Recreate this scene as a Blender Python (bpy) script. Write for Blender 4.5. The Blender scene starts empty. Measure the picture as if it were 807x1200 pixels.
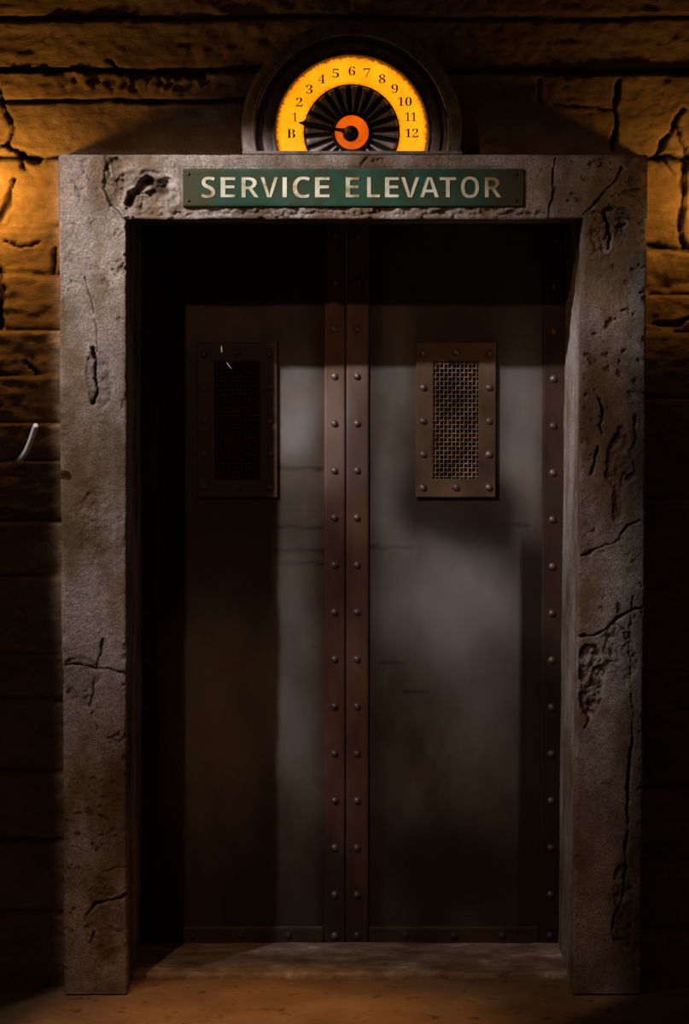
import bpy, bmesh, math
import numpy as np
from mathutils import Vector, Matrix, Euler

SC = bpy.context.scene
COL = SC.collection
PI = math.pi

# ------------------------------------------------------------------ camera geometry (metres)
F = 3300.0                                   # focal length in pixels of the 807x1200 frame
CX, CY = 403.5, 600.0
TH = math.atan(255.0 / F)                    # camera looks slightly down
H, D = 1.90, 7.55                            # camera height, distance to the front of the surround
YW = 0.12                                    # wall surface
YD = 0.55                                    # face of the elevator doors


def P(px, py, Y):
    """point of the real plane y=Y that the photograph shows at (px, py)"""
    u = (px - CX) / F
    v = (CY - py) / F
    dy = math.cos(TH) + v * math.sin(TH)
    dz = -math.sin(TH) + v * math.cos(TH)
    t = (Y + D) / dy
    return (t * u, H + t * dz)


def X(px, py, Y): return P(px, py, Y)[0]
def Z(py, Y): return P(CX, py, Y)[1]


# ------------------------------------------------------------------ noise
def _hash(ix, iy, iz, seed):
    h = (ix.astype(np.int64) * 374761393 + iy.astype(np.int64) * 668265263 + iz.astype(np.int64) * 2147483647 + seed * 974711) & 0xFFFFFFFF
    h = ((h ^ (h >> 13)) * 1274126177) & 0xFFFFFFFF
    h = ((h ^ (h >> 16)) * 2246822519) & 0xFFFFFFFF
    h = h ^ (h >> 15)
    return (h & 0xFFFFFF) / float(0xFFFFFF)


def vnoise(x, y, z, seed=0):
    x, y, z = np.broadcast_arrays(np.asarray(x, float), np.asarray(y, float), np.asarray(z, float))
    fx, fy, fz = np.floor(x), np.floor(y), np.floor(z)
    tx, ty, tz = x - fx, y - fy, z - fz
    tx, ty, tz = [t * t * t * (t * (t * 6 - 15) + 10) for t in (tx, ty, tz)]
    out = 0
    for i in (0, 1):
        for j in (0, 1):
            for k in (0, 1):
                w = (tx if i else 1 - tx) * (ty if j else 1 - ty) * (tz if k else 1 - tz)
                out = out + w * _hash(fx + i, fy + j, fz + k, seed)
    return out * 2 - 1


def fbm(x, y, z, seed=0, octs=4, gain=0.5):
    a, s, f, n = 1.0, 0.0, 1.0, 0.0
    for o in range(octs):
        ca, sa = math.cos(.6 + 1.1 * o), math.sin(.6 + 1.1 * o)
        s = s + a * vnoise((x * ca + z * sa) * f + 7.3 * o, y * f + 3.1 * o, (z * ca - x * sa) * f + 1.7 * o, seed + o * 13)
        n += a
        a *= gain
        f *= 2.03
    return s / n


def sstep(a, b, x):
    t = np.clip((x - a) / (b - a), 0, 1)
    return t * t * (3 - 2 * t)


def polydist(x, z, pts):
    """distance from the points to a polyline [(x, z)...]"""
    d = np.full(x.shape, 1e9)
    for (ax, az), (bx, bz) in zip(pts[:-1], pts[1:]):
        vx, vz = bx - ax, bz - az
        L2 = vx * vx + vz * vz + 1e-12
        t = np.clip(((x - ax) * vx + (z - az) * vz) / L2, 0, 1)
        d = np.minimum(d, np.hypot(x - ax - t * vx, z - az - t * vz))
    return d


def pl(pts, Y): return [P(a, b, Y) for a, b in pts]


# ------------------------------------------------------------------ materials
def lin(c):
    return tuple(((v / 255) / 12.92 if v / 255 <= .04045 else ((v / 255 + .055) / 1.055) ** 2.4) for v in c)


class MT:
    """small helper around a node tree"""
    def __init__(s, name, rough=0.8, metal=0.0, spec=0.3):
        s.m = bpy.data.materials.new(name)
        s.m.use_nodes = True
        s.t = s.m.node_tree
        s.b = s.t.nodes['Principled BSDF']
        s.b.inputs['Roughness'].default_value = rough
        s.b.inputs['Metallic'].default_value = metal
        s.b.inputs['Specular IOR Level'].default_value = spec
        s.co = s.t.nodes.new('ShaderNodeTexCoord').outputs['Object']
        s.geo = s.t.nodes.new('ShaderNodeNewGeometry').outputs['Position']

    def n(s, k): return s.t.nodes.new(k)
    def l(s, a, b): s.t.links.new(a, b)

    def noise(s, scale, detail=5, rough=.6, sx=1, sy=1, sz=1, dist=0.0):
        mp = s.n('ShaderNodeMapping')
        mp.inputs['Scale'].default_value = (sx, sy, sz)
        s.l(s.geo, mp.inputs['Vector'])
        t = s.n('ShaderNodeTexNoise')
        t.inputs['Scale'].default_value = scale
        t.inputs['Detail'].default_value = detail
        t.inputs['Roughness'].default_value = rough
        t.inputs['Distortion'].default_value = dist
        s.l(mp.outputs[0], t.inputs['Vector'])
        return t.outputs['Fac']

    def ramp(s, fac, stops):
        r = s.n('ShaderNodeValToRGB')
        e = r.color_ramp.elements
        while len(e) < len(stops): e.new(0.5)
        for q, (p, c) in zip(e, stops):
            q.position = p
            q.color = (*c, 1) if len(c) == 3 else c
        s.l(fac, r.inputs[0])
        return r.outputs['Color']

    def mix(s, fac, a, b, mode='MIX'):
        x = s.n('ShaderNodeMix')
        x.data_type = 'RGBA'
        x.blend_type = mode
        for v, i in ((fac, 0), (a, 6), (b, 7)):
            if hasattr(v, 'is_output'): s.l(v, x.inputs[i])
            elif i == 0: x.inputs[0].default_value = v
            else: x.inputs[i].default_value = (*v, 1)
        return x.outputs[2]

    def attr(s, name):
        a = s.n('ShaderNodeAttribute')
        a.attribute_name = name
        return a.outputs['Fac']

    def base(s, c):
        if hasattr(c, 'is_output'): s.l(c, s.b.inputs['Base Color'])
        else: s.b.inputs['Base Color'].default_value = (*c, 1)

    def bump(s, fac, strength=.4, dist=.004):
        b = s.n('ShaderNodeBump')
        b.inputs['Strength'].default_value = strength
        b.inputs['Distance'].default_value = dist
        s.l(fac, b.inputs['Height'])
        s.l(b.outputs[0], s.b.inputs['Normal'])


W3 = lambda v: (v, v, v)

# concrete of the surround: mauve grey plaster, ochre and brown patches, soot in the breaks
mt = MT('aged_concrete', .9, 0, .2)
c = mt.ramp(mt.noise(4.2, 5, .6, 1.2, 1, .7), [(.36, (.15, .095, .05)), (.45, (.28, .21, .14)), (.54, (.47, .43, .405)), (.70, (.60, .57, .55))])
c = mt.mix(mt.ramp(mt.noise(28, 6, .7), [(.35, W3(0)), (.7, W3(.55))]), c, (.16, .12, .09))
c = mt.mix(mt.ramp(mt.noise(190, 3, .7), [(.42, W3(.55)), (.56, W3(0))]), c, (.11, .08, .055))
c = mt.mix(mt.attr('dirt_shade'), c, (.05, .033, .018))
c = mt.mix(mt.attr('chip'), c, (.55, .50, .47))
mt.base(c)
mt.bump(mt.noise(75, 8, .78), 1.0, .009)
M_CONC = mt.m

# wall: brown board-marked stone
mt = MT('brown_stone', .9, 0, .2)
c = mt.ramp(mt.noise(5, 5, .6, 1, 1, 2.2), [(.3, (.20, .125, .07)), (.5, (.31, .21, .125)), (.72, (.42, .30, .19))])
c = mt.mix(mt.ramp(mt.noise(40, 5, .7), [(.4, W3(0)), (.75, W3(.5))]), c, (.10, .065, .04))
c = mt.mix(mt.attr('dirt_shade'), c, (.03, .02, .014))
mt.base(c)
mt.bump(mt.noise(60, 8, .78, 1, 1, 2.0), .9, .008)
M_WALL = mt.m

# floor
mt = MT('stained_floor_concrete', .8, 0, .25)
c = mt.ramp(mt.noise(4, 6, .6), [(.3, (.15, .095, .055)), (.55, (.27, .18, .10)), (.75, (.36, .25, .15))])
c = mt.mix(mt.ramp(mt.noise(16, 4, .6), [(.58, W3(0)), (.7, W3(.8))]), c, (.05, .03, .02))
mt.base(c)
mt.bump(mt.noise(60, 5, .7), .4, .004)
M_FLOOR = mt.m

mt = MT('scuffed_sill', .75, .1, .3)
c = mt.ramp(mt.noise(14, 6, .7, .6, 1, 1), [(.34, (.14, .10, .07)), (.5, (.30, .24, .19)), (.6, (.42, .36, .31)), (.68, (.75, .72, .69))])
mt.base(c)
mt.bump(mt.noise(50, 5, .7), .4, .004)
M_SILL = mt.m


# door steel: worn paint
def steel(name, lo, mid, hi, rust, metal=.25, rough=.55):
    mt = MT(name, rough, metal, .3)
    c = mt.ramp(mt.noise(6, 5, .6, 1.6, 1, .7), [(.3, lo), (.52, mid), (.75, hi)])
    c = mt.mix(mt.ramp(mt.noise(9, 6, .65, 1, 1, 1), [(.5, W3(0)), (.68, W3(.75))]), c, rust)
    c = mt.mix(mt.attr('dirt_shade'), c, (.022, .013, .010))  # mask holds dirt and the painted shade of the doors
    c = mt.mix(mt.attr('pale'), c, (.34, .35, .365))
    mt.base(c)
    mt.bump(mt.noise(120, 4, .6), .12, .002)
    return mt.m


M_PANEL = steel('weathered_steel_sheet', (.075, .055, .036), (.125, .105, .078), (.165, .145, .12), (.12, .068, .04))
M_STRAP = steel('rusty_strap_steel', (.085, .045, .03), (.15, .08, .055), (.19, .12, .09), (.17, .068, .04))
M_VENT = steel('rusty_vent_steel', (.08, .05, .03), (.15, .10, .062), (.20, .14, .09), (.16, .08, .045))
mt = MT('rivet_steel', .45, .55, .4)
mt.base(mt.ramp(mt.noise(40, 3, .6), [(.35, (.11, .075, .058)), (.65, (.25, .195, .17))]))
M_RIVET = mt.m
mt = MT('grille_wire', .5, .5, .4)
mt.base(mt.ramp(mt.noise(25, 3, .6), [(.35, (.12, .075, .05)), (.65, (.27, .19, .13))]))
M_WIRE = mt.m
mt = MT('dark_hollow', .95, 0, .1)
mt.base((.012, .009, .008))
M_DARK = mt.m
mt = MT('shaded_grille_wire', .7, .3, .2)  # darker wire copy: shade over the left vent put into its colour
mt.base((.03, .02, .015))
M_WIRE_SHADE = mt.m
mt = MT('dimmed_rivet', .6, .3, .25)  # darker rivet copy: shade on the left leaf put into its colour
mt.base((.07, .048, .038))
M_RIVET_DIM = mt.m

# sign
mt = MT('green_enamel', .5, .1, .35)
c = mt.ramp(mt.noise(9, 5, .6), [(.36, (.036, .036, .011)), (.47, (.018, .055, .028)), (.60, (.016, .08, .055))])
c = mt.mix(mt.attr('dirt_shade'), c, (.045, .035, .015))
mt.base(c)
M_GREEN = mt.m
mt = MT('cream_letter_paint', .6, 0, .3)
mt.base(mt.ramp(mt.noise(16, 5, .6), [(.38, (.27, .21, .10)), (.48, (.52, .50, .36)), (.62, (.68, .70, .56))]))
M_CREAM = mt.m

# indicator
mt = MT('blackened_bronze', .5, .45, .4)
mt.base(mt.ramp(mt.noise(30, 5, .6), [(.35, (.12, .10, .085)), (.65, (.25, .225, .21))]))
mt.bump(mt.noise(160, 3, .6), .2, .002)
M_BRONZE = mt.m
mt = MT('fluted_pewter', .45, .3, .5)
mt.base(mt.mix(mt.attr('dirt_shade'), mt.ramp(mt.noise(60, 5, .6), [(.35, (.34, .30, .27)), (.65, (.60, .55, .50))]), (.02, .016, .013)))
M_FLUTE = mt.m
mt = MT('dark_pointer_metal', .4, .6, .4)
mt.base((.03, .022, .018))
M_POINT = mt.m
mt = MT('numeral_ink', .7, 0, .2)
mt.base((.045, .014, .004))
M_INK = mt.m


def glow(name, stops, strength, r_in=None, r_out=None, edge=(.25, .03, .0)):
    mt = MT(name, .4, 0, .3)
    c = mt.ramp(mt.noise(14, 4, .6), stops)
    if r_in is not None:                                   # the glass is scorched along both rims
        ln = mt.n('ShaderNodeVectorMath')
        ln.operation = 'LENGTH'
        mt.l(mt.co, ln.inputs[0])
        wob = mt.noise(150, 4, .7)
        ma = mt.n('ShaderNodeMath')
        ma.operation = 'MULTIPLY_ADD'
        mt.l(wob, ma.inputs[0])
        ma.inputs[1].default_value = .026
        mt.l(ln.outputs['Value'], ma.inputs[2])
        mr = mt.n('ShaderNodeMapRange')
        mr.inputs[1].default_value = r_in + .013
        mr.inputs[2].default_value = r_out + .013
        mt.l(ma.outputs[0], mr.inputs[0])
        f = mt.ramp(mr.outputs[0], [(.0, W3(1)), (.05, W3(.45)), (.14, W3(.0)), (.86, W3(0)), (.945, W3(.4)), (.99, W3(1))])
        c = mt.mix(f, c, edge)
    mt.base((.25, .12, .02))
    mt.l(c, mt.b.inputs['Emission Color'])
    mt.b.inputs['Emission Strength'].default_value = strength
    return mt.m


SCL = (D + 0.02) / F                                       # metres per pixel near the front plane
M_RING = glow('amber_backlit_glass', [(.3, (1.0, .26, .002)), (.6, (1.0, .37, .006))], 1.35, 55 * SCL, 88 * SCL)
M_HUB = glow('orange_backlit_glass', [(.3, (.55, .05, .001)), (.65, (.9, .12, .002))], 1.0)

mt = MT('white_cable_plastic', .45, 0, .4)
sp = mt.n('ShaderNodeSeparateXYZ')
mt.l(mt.geo, sp.inputs[0])
mr = mt.n('ShaderNodeMapRange')
mr.inputs[1].default_value = Z(548, YW)
mr.inputs[2].default_value = Z(530, YW)
mt.l(sp.outputs['Z'], mr.inputs[0])
mt.base(mt.mix(mr.outputs[0], (.30, .20, .10), (.82, .80, .80)))
M_CABLE = mt.m
mt = MT('glowing_glint', .2, 1, .5)  # glows in place of a glint on the left vent
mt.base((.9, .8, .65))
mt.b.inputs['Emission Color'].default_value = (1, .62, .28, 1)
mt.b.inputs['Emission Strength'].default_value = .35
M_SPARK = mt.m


# ------------------------------------------------------------------ object helpers
def link(name, me, mat, parent=None, loc=None):
    o = bpy.data.objects.new(name, me)
    COL.objects.link(o)
    if mat: me.materials.append(mat)
    if parent: o.parent = parent
    if loc: o.location = loc
    return o


def thing(name, label, cat, loc=(0, 0, 0), group=None):
    o = bpy.data.objects.new(name, None)
    COL.objects.link(o)
    o.location = loc
    o.empty_display_size = .1
    o['label'] = label
    o['category'] = cat
    o['kind'] = 'thing'
    if group: o['group'] = group
    return o


def struct(o):
    o['kind'] = 'structure'
    return o


def bm_obj(name, bm, mat, parent=None, loc=None, smooth=False):
    bmesh.ops.recalc_face_normals(bm, faces=bm.faces)
    me = bpy.data.meshes.new(name)
    bm.to_mesh(me)
    bm.free()
    if smooth:
        for p in me.polygons: p.use_smooth = True
    return link(name, me, mat, parent, loc)


def grid_mesh(name, V, m, n, mask=None, caps=False, attrs=None, smooth=True, flip=False):
    """V: (m*n,3) grid, row major"""
    i, j = np.meshgrid(np.arange(m - 1), np.arange(n - 1), indexing='ij')
    a = (i * n + j).ravel()
    f = np.stack([a, a + 1, a + n + 1, a + n], 1)
    if flip: f = f[:, ::-1]
    if mask is not None: f = f[mask.ravel()]
    me = bpy.data.meshes.new(name)
    faces_n = len(f)
    loops = f.ravel().tolist()
    starts = list(range(0, faces_n * 4, 4))
    if caps:
        for row in (0, m - 1):
            starts.append(len(loops))
            r = list(range(row * n, row * n + n))
            if (row == 0) == flip: pass
            loops += r if (row == 0) != flip else r[::-1]
    me.vertices.add(len(V))
    me.vertices.foreach_set('co', np.asarray(V, np.float32).ravel())
    me.loops.add(len(loops))
    me.loops.foreach_set('vertex_index', np.asarray(loops, np.int32))
    me.polygons.add(len(starts))
    me.polygons.foreach_set('loop_start', np.asarray(starts, np.int32))
    me.update(calc_edges=True)
    me.validate()
    if smooth:
        me.polygons.foreach_set('use_smooth', np.ones(len(me.polygons), bool))
    for k, v in (attrs or {}).items():
        at = me.attributes.new(k, 'FLOAT', 'POINT')
        at.data.foreach_set('value', np.asarray(v, np.float32).ravel())
    me.update()
    return me


def add_box(bm, x0, x1, y0, y1, z0, z1, bev=0.0, seg=2):
    r = bmesh.ops.create_cube(bm, size=1.0)
    bmesh.ops.transform(bm, verts=r['verts'], matrix=Matrix.Translation(((x0 + x1) / 2, (y0 + y1) / 2, (z0 + z1) / 2)) @ Matrix.Diagonal((x1 - x0, y1 - y0, z1 - z0, 1)))
    if bev:
        es = list({e for v in r['verts'] for e in v.link_edges})
        bmesh.ops.bevel(bm, geom=es, offset=bev, segments=seg, affect='EDGES', profile=.5)


def add_tube(bm, pts, rad, sides=8, cap=True):
    pts = [Vector(p) for p in pts]
    rads = rad if isinstance(rad, (list, tuple)) else [rad] * len(pts)
    up = Vector((0, 1, .01)).normalized()
    rings = []
    for i, p in enumerate(pts):
        t = (pts[min(i + 1, len(pts) - 1)] - pts[max(i - 1, 0)]).normalized()
        a = t.cross(up)
        if a.length < 1e-4: a = t.cross(Vector((1, 0, 0)))
        a.normalize()
        b = t.cross(a)
        rings.append([bm.verts.new(p + rads[i] * (math.cos(2 * PI * k / sides) * a + math.sin(2 * PI * k / sides) * b)) for k in range(sides)])
    for r0, r1 in zip(rings[:-1], rings[1:]):
        for k in range(sides):
            bm.faces.new((r0[k], r0[(k + 1) % sides], r1[(k + 1) % sides], r1[k]))
    if cap:
        bm.faces.new(rings[0][::-1])
        bm.faces.new(rings[-1])


def add_lathe(bm, prof, seg=96, a0=0.0, a1=2 * PI, close=True):
    """prof: [(r, y)] swept about the Y axis through the origin"""
    n = seg if close else seg + 1
    rings = []
    for k in range(n):
        a = a0 + (a1 - a0) * k / seg
        rings.append([bm.verts.new((r * math.cos(a), y, r * math.sin(a))) for r, y in prof])
    for k in range(seg):
        A, B = rings[k], rings[(k + 1) % n]
        for i in range(len(prof) - 1):
            if prof[i][0] == 0 and prof[i + 1][0] == 0: continue
            bm.faces.new((A[i], A[i + 1], B[i + 1], B[i]))
    bmesh.ops.remove_doubles(bm, verts=bm.verts, dist=1e-6)


def cut_below(bm, z):
    r = bmesh.ops.bisect_plane(bm, geom=bm.verts[:] + bm.edges[:] + bm.faces[:], plane_co=(0, 0, z), plane_no=(0, 0, -1), clear_outer=True)
    es = [e for e in r['geom_cut'] if isinstance(e, bmesh.types.BMEdge)]
    try: bmesh.ops.edgeloop_fill(bm, edges=es)
    except Exception: pass


def zero_attrs(me, names=('dirt_shade', 'pale')):
    for k in names:
        if k not in me.attributes: me.attributes.new(k, 'FLOAT', 'POINT')


# ================================================================== SETTING
# ---- wall behind the surround, modelled courses, joints and cracks
def build_wall():
    res = .006
    x0, x1, z0, z1 = -1.9, 1.9, -0.02, 2.95
    xs = np.arange(x0, x1 + res, res)
    zs = np.arange(z0, z1 + res, res)
    m, n = len(zs), len(xs)
    Zg, Xg = np.meshgrid(zs, xs, indexing='ij')
    wx = Xg + .012 * fbm(Xg * 6, 0, Zg * 6, 5, 3)
    wz = Zg + .007 * fbm(Xg * 5, 1, Zg * 5, 9, 4)
    h = .012 * fbm(Xg * 3, 0, Zg * 6, 21, 5) + .008 * fbm(Xg * 22, 0, Zg * 34, 3, 5, .62) + .0016 * fbm(Xg * 5, 0, Zg * 110, 31, 3)
    dirt_shade = np.zeros_like(h)
    # courses: each block row sits at its own depth and leans a little
    left = [22, 82, 118, 185, 268, 322, 388, 441, 497, 540, 612, 675, 766, 822, 905, 985, 1070]
    right = [20, 84, 186, 292, 345, 388, 468, 586, 690, 786, 830, 925, 1010, 1090]
    for side, rows in ((0, left), (1, right)):
        sel = (Xg < .02) if side == 0 else (Xg >= .02)
        zb = [Z(q, YW) for q in rows]
        edges = [z1 + .3] + zb + [z0 - .3]
        row = np.zeros_like(h, int)
        for q in zb: row += (wz < q)
        off = 1.1 * (_hash(np.arange(len(edges)), np.zeros(len(edges)), np.zeros(len(edges)), 40 + side) - .5) * .022
        ee = np.array(edges)
        up, lo = ee[row], ee[row + 1]
        t = (wz - lo) / (up - lo)
        low = row > (4 if side == 0 else 2)
        add = off[row] + np.where(low, .022, .006) * (np.clip(t, 0, 1) - .5)
        dmin = np.minimum(np.abs(wz - up), np.abs(wz - lo))
        gw = .0045 + .005 * fbm(Xg * 6, row * 3.1, 0, 50, 4)
        g = (1 - sstep(np.maximum(gw, .001) * .4, np.maximum(gw, .001) * 1.9, dmin)) * sstep(-.002, .003, gw)
        add = add - np.where(low, .009, .022) * g
        h = h + np.where(sel, add, 0)
        dirt_shade = np.maximum(dirt_shade, np.where(sel, g * np.where(low, .3, .75), 0))
    def crack(pts, w, dep, dk=.8):
        nonlocal h, dirt_shade
        d = polydist(wx + .012 * fbm(Xg * 20, 2, Zg * 20, 61, 5, .65), wz + .012 * fbm(Xg * 20, 4, Zg * 20, 62, 5, .65), pl(pts, YW))
        ww = np.maximum(.003, w * (.75 + .8 * fbm(Xg * 20, 0, Zg * 20, 8, 3, .7)))
        g = 1 - sstep(ww * .35, ww * 1.3, d)
        h = h - dep * g
        dirt_shade = np.maximum(dirt_shade, g * dk)
    for pts, w, dep in [
        ([(-6, 90), (6, 118), (14, 150), (10, 168), (26, 180), (30, 200)], .007, .030),
        ([(10, 168), (-4, 176)], .006, .02),
        ([(26, 180), (36, 186), (46, 188)], .013, .03),
        ([(16, 212), (8, 240), (-5, 262)], .010, .03),
        ([(4, 282), (22, 292), (44, 284)], .006, .02),
        ([(-4, 308), (2, 340), (-4, 385)], .014, .04),
        ([(62, 290), (64, 318)], .006, .02),
        ([(28, 424), (44, 440)], .005, .02),
        ([(55, 82), (130, 84), (240, 88)], .009, .02),
        ([(125, 72), (140, 82)], .006, .014),
        ([(722, 95), (718, 125), (722, 150), (720, 176)], .008, .035),
        ([(718, 130), (700, 128), (652, 122)], .005, .012),
        ([(632, 95), (634, 120)], .005, .012),
        ([(800, 128), (790, 142), (778, 164), (762, 184)], .009, .035),
        ([(790, 142), (797, 165), (805, 180)], .008, .03),
        ([(803, 190), (798, 215), (801, 245), (797, 262), (803, 290)], .010, .035),
        ([(762, 186), (780, 180), (800, 185)], .007, .03),
        ([(775, 188), (788, 204)], .004, .012),
        ([(760, 287), (785, 292), (812, 296)], .010, .03),
        ([(765, 380), (790, 378), (812, 366)], .010, .03),
    ]:
        crack(pts, w, dep)
    # rough spalled band under the second joint on the left
    zz = Z(96, YW)
    rough = np.exp(-((wz - zz) / .025) ** 2) * sstep(X(40, 96, YW), X(90, 96, YW), Xg) * (1 - sstep(X(230, 96, YW), X(275, 96, YW), Xg))
    h = h + rough * (.016 * fbm(Xg * 60, 0, Zg * 60, 70, 3) - .006)
    # broken stone beside the right jamb
    rb = sstep(X(752, 200, YW), X(765, 200, YW), Xg) * np.exp(-((wz - Z(335, YW)) / .16) ** 2)
    h = h + rb * .022 * fbm(Xg * 11, 3, Zg * 15, 77, 4)
    Y = YW - h
    # the wall is solid only round the opening of the surround
    xl, xr = -.64, .69
    keep = ~((Xg[:-1, :-1] > xl) & (Xg[1:, 1:] < xr) & (Zg[1:, 1:] < 2.16))
    V = np.stack([Xg, Y, Zg], -1).reshape(-1, 3)
    me = grid_mesh('wall_back', V, m, n, mask=keep, attrs={'dirt_shade': dirt_shade})
    return struct(link('wall_back', me, M_WALL))


build_wall()

# ---- floor
def build_floor():
    xs = np.linspace(-2.6, 2.6, 420)
    ys = np.concatenate([np.linspace(-8.6, -1.0, 60)[:-1], np.linspace(-1.0, .75, 220)])
    Yg, Xg = np.meshgrid(ys, xs, indexing='ij')
    h = .006 * fbm(Xg * 3, Yg * 3, 0, 80, 4) + .002 * fbm(Xg * 24, Yg * 24, 0, 81, 3) - .006
    V = np.stack([Xg, Yg, h], -1).reshape(-1, 3)
    me = grid_mesh('floor', V, len(ys), len(xs))
    return struct(link('floor', me, M_FLOOR))


build_floor()

# ---- worn door sill inside the opening
def build_sill():
    xs = np.linspace(-.605, .665, 260)
    prof = [(.185, -.012), (.183, .004), (.188, .012)] + [(y, .0135) for y in np.linspace(.2, .545, 60)]
    pr = np.array(prof)
    Xg, Pk = np.meshgrid(xs, np.arange(len(prof)), indexing='ij')
    y = pr[Pk, 0]
    z = pr[Pk, 1]
    y = y + np.where(Pk < 4, .010 * fbm(Xg * 9, 0, 0, 90, 4), 0)
    z = z + np.where(Pk > 1, .003 * fbm(Xg * 12, y * 12, 0, 91, 4) + .003 * fbm(Xg * 3, y * 3, 0, 92, 2), 0)
    V = np.stack([Xg, y, z], -1).reshape(-1, 3)
    me = grid_mesh('trim_1', V, len(xs), len(prof), flip=True)
    return struct(link('trim_1', me, M_SILL))


build_sill()

# ================================================================== CONCRETE SURROUND
SUR = thing('doorway_surround', 'cracked grey concrete surround of two square posts and lintel framing the elevator doors', 'doorway', (0, .3, 0))

# polylines (photo pixels on the front plane): points, half width m, depth m
CR = [
    ([(108, 408), (112, 422), (111, 440), (114, 456), (108, 472)], .0075, .045),
    ([(98, 325), (106, 350), (112, 385), (113, 410)], .004, .010),
    ([(74, 780), (92, 779), (110, 783), (130, 784), (148, 789)], .0042, .018),
    ([(119, 748), (116, 768), (110, 800), (104, 828)], .006, .010),
    ([(148, 1050), (132, 1056), (112, 1060), (100, 1072)], .010, .022),
    ([(124, 1022), (134, 1018), (148, 1017)], .003, .010),
    ([(112, 1092), (106, 1106)], .008, .014),
    ([(150, 236), (162, 224), (176, 211), (184, 216), (194, 214)], .017, .045),
    ([(164, 230), (180, 224), (194, 222)], .017, .040),
    ([(168, 226), (167, 244)], .010, .028),
    ([(124, 178), (128, 205), (121, 222), (132, 240), (146, 254)], .006, .006),
    ([(649, 182), (647, 205), (648, 228), (643, 258)], .0055, .028),
    ([(682, 252), (694, 240), (706, 228), (718, 210), (728, 196)], .0055, .024),
    ([(706, 250), (712, 265), (715, 278), (712, 292)], .008, .026),
    ([(722, 268), (732, 262)], .006, .018),
    ([(703, 468), (706, 480), (704, 490)], .006, .034),
    ([(706, 490), (699, 498), (706, 507)], .005, .030),
    ([(701, 524), (698, 538), (693, 556)], .0065, .036),
    ([(746, 488), (742, 502), (746, 516), (738, 530), (742, 548), (736, 562)], .008, .016),
    ([(680, 651), (692, 647), (706, 641), (722, 632), (736, 616), (750, 610)], .0042, .020),
    ([(674, 748), (684, 743), (696, 745), (708, 737), (722, 726), (732, 720), (752, 713)], .0068, .030),
    ([(740, 866), (737, 900), (736, 960), (733, 1010), (729, 1050), (720, 1082)], .006, .026),
    ([(742, 700), (737, 760), (741, 866)], .003, .008),
    ([(690, 842), (684, 852)], .008, .02),
]
CRW = [(pl(p, 0), w, d) for p, w, d in CR]
# shallow areas where the skin has broken away: centre px, radii px, depth m
SPALL = [(692, 800, 17, 52, .012), (725, 765, 22, 40, .006), (98, 800, 26, 34, .005), (120, 1085, 26, 60, .006), (725, 545, 16, 60, .008), (730, 1060, 14, 60, .010),
         (172, 222, 40, 26, .007), (135, 215, 14, 34, .008), (712, 275, 26, 34, .008), (116, 440, 16, 46, .006), (112, 620, 26, 50, .004)]


def concrete(Xg, Zg, front):
    """inward displacement, dirt and fresh-chip values on the front plane"""
    dep = -.0035 * fbm(Xg * 4, 0, Zg * 4, 100, 4) - .0022 * fbm(Xg * 34, 0, Zg * 34, 101, 4, .65)
    dirt_shade = np.zeros_like(Xg)
    chip = np.zeros_like(Xg)
    jx = Xg + .010 * fbm(Xg * 20, 0, Zg * 20, 110, 5, .65)
    jz = Zg + .010 * fbm(Xg * 20, 5, Zg * 20, 111, 5, .65)
    for pts, w, d in CRW:
        a = np.array(pts)
        bb = (Xg > a[:, 0].min() - .05) & (Xg < a[:, 0].max() + .05) & (Zg > a[:, 1].min() - .05) & (Zg < a[:, 1].max() + .05)
        if not bb.any(): continue
        dd = polydist(jx[bb], jz[bb], pts)
        ww = np.maximum(.0012, w * (.62 + .75 * fbm(Xg[bb] * 26, 0, Zg[bb] * 26, 120, 3, .7)))
        g = 1 - sstep(ww * .25, ww * 1.25, dd)
        dep[bb] += d * .8 * g * (.75 + .5 * vnoise(Xg[bb] * 50, 0, Zg[bb] * 50, 122))
        dirt_shade[bb] = np.maximum(dirt_shade[bb], g * .9)
        chip[bb] = np.maximum(chip[bb], .35 * (sstep(ww * .9, ww * 1.3, dd) * (1 - sstep(ww * 1.4, ww * 2.4, dd))) * (vnoise(Xg[bb] * 40, 0, Zg[bb] * 40, 121) > 0))
    for cx, cy, rx, ry, d in SPALL:
        px, pz = P(cx, cy, 0)
        s = SCL
        q = np.hypot((jx - px) / (rx * s), (jz - pz) / (ry * s)) + .35 * fbm(Xg * 18, 0, Zg * 18, 130, 3)
        g = 1 - sstep(.75, .95, q)
        dep += d * g * (1 + 1.3 * fbm(jx * 50, 0, jz * 50, 131, 4, .65))
        dirt_shade = np.maximum(dirt_shade, g * .22)
    pits = sstep(.34, .55, fbm(jx * 48, 0, jz * 48, 140, 3, .6)) * sstep(-.1, .35, fbm(Xg * 5, 0, Zg * 5, 141, 3))
    dep += .006 * pits
    dirt_shade = np.maximum(dirt_shade, pits * .5)
    # dim beam at the upper corners put into the colour
    darken = .30 * (1 - sstep(X(112, 220, 0), X(142, 220, 0), Xg)) * sstep(Z(420, 0), Z(230, 0), Zg + .06 * fbm(Xg * 6, 0, Zg * 6, 145, 3))
    darken = darken + .42 * sstep(X(620, 220, 0), X(700, 220, 0), Xg) * sstep(Z(350, 0), Z(260, 0), Zg + .06 * fbm(Xg * 6, 0, Zg * 6, 146, 3))
    dirt_shade = np.maximum(dirt_shade, darken * (.6 + .8 * np.clip(fbm(Xg * 9, 0, Zg * 9, 147, 4) + .3, 0, 1)))
    # olive run-off down both posts
    run = .38 * sstep(.05, .5, fbm(Xg * 7, 0, Zg * 2.2, 148, 4))
    dirt_shade = np.maximum(dirt_shade, run)
    return dep, dirt_shade, chip


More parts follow.
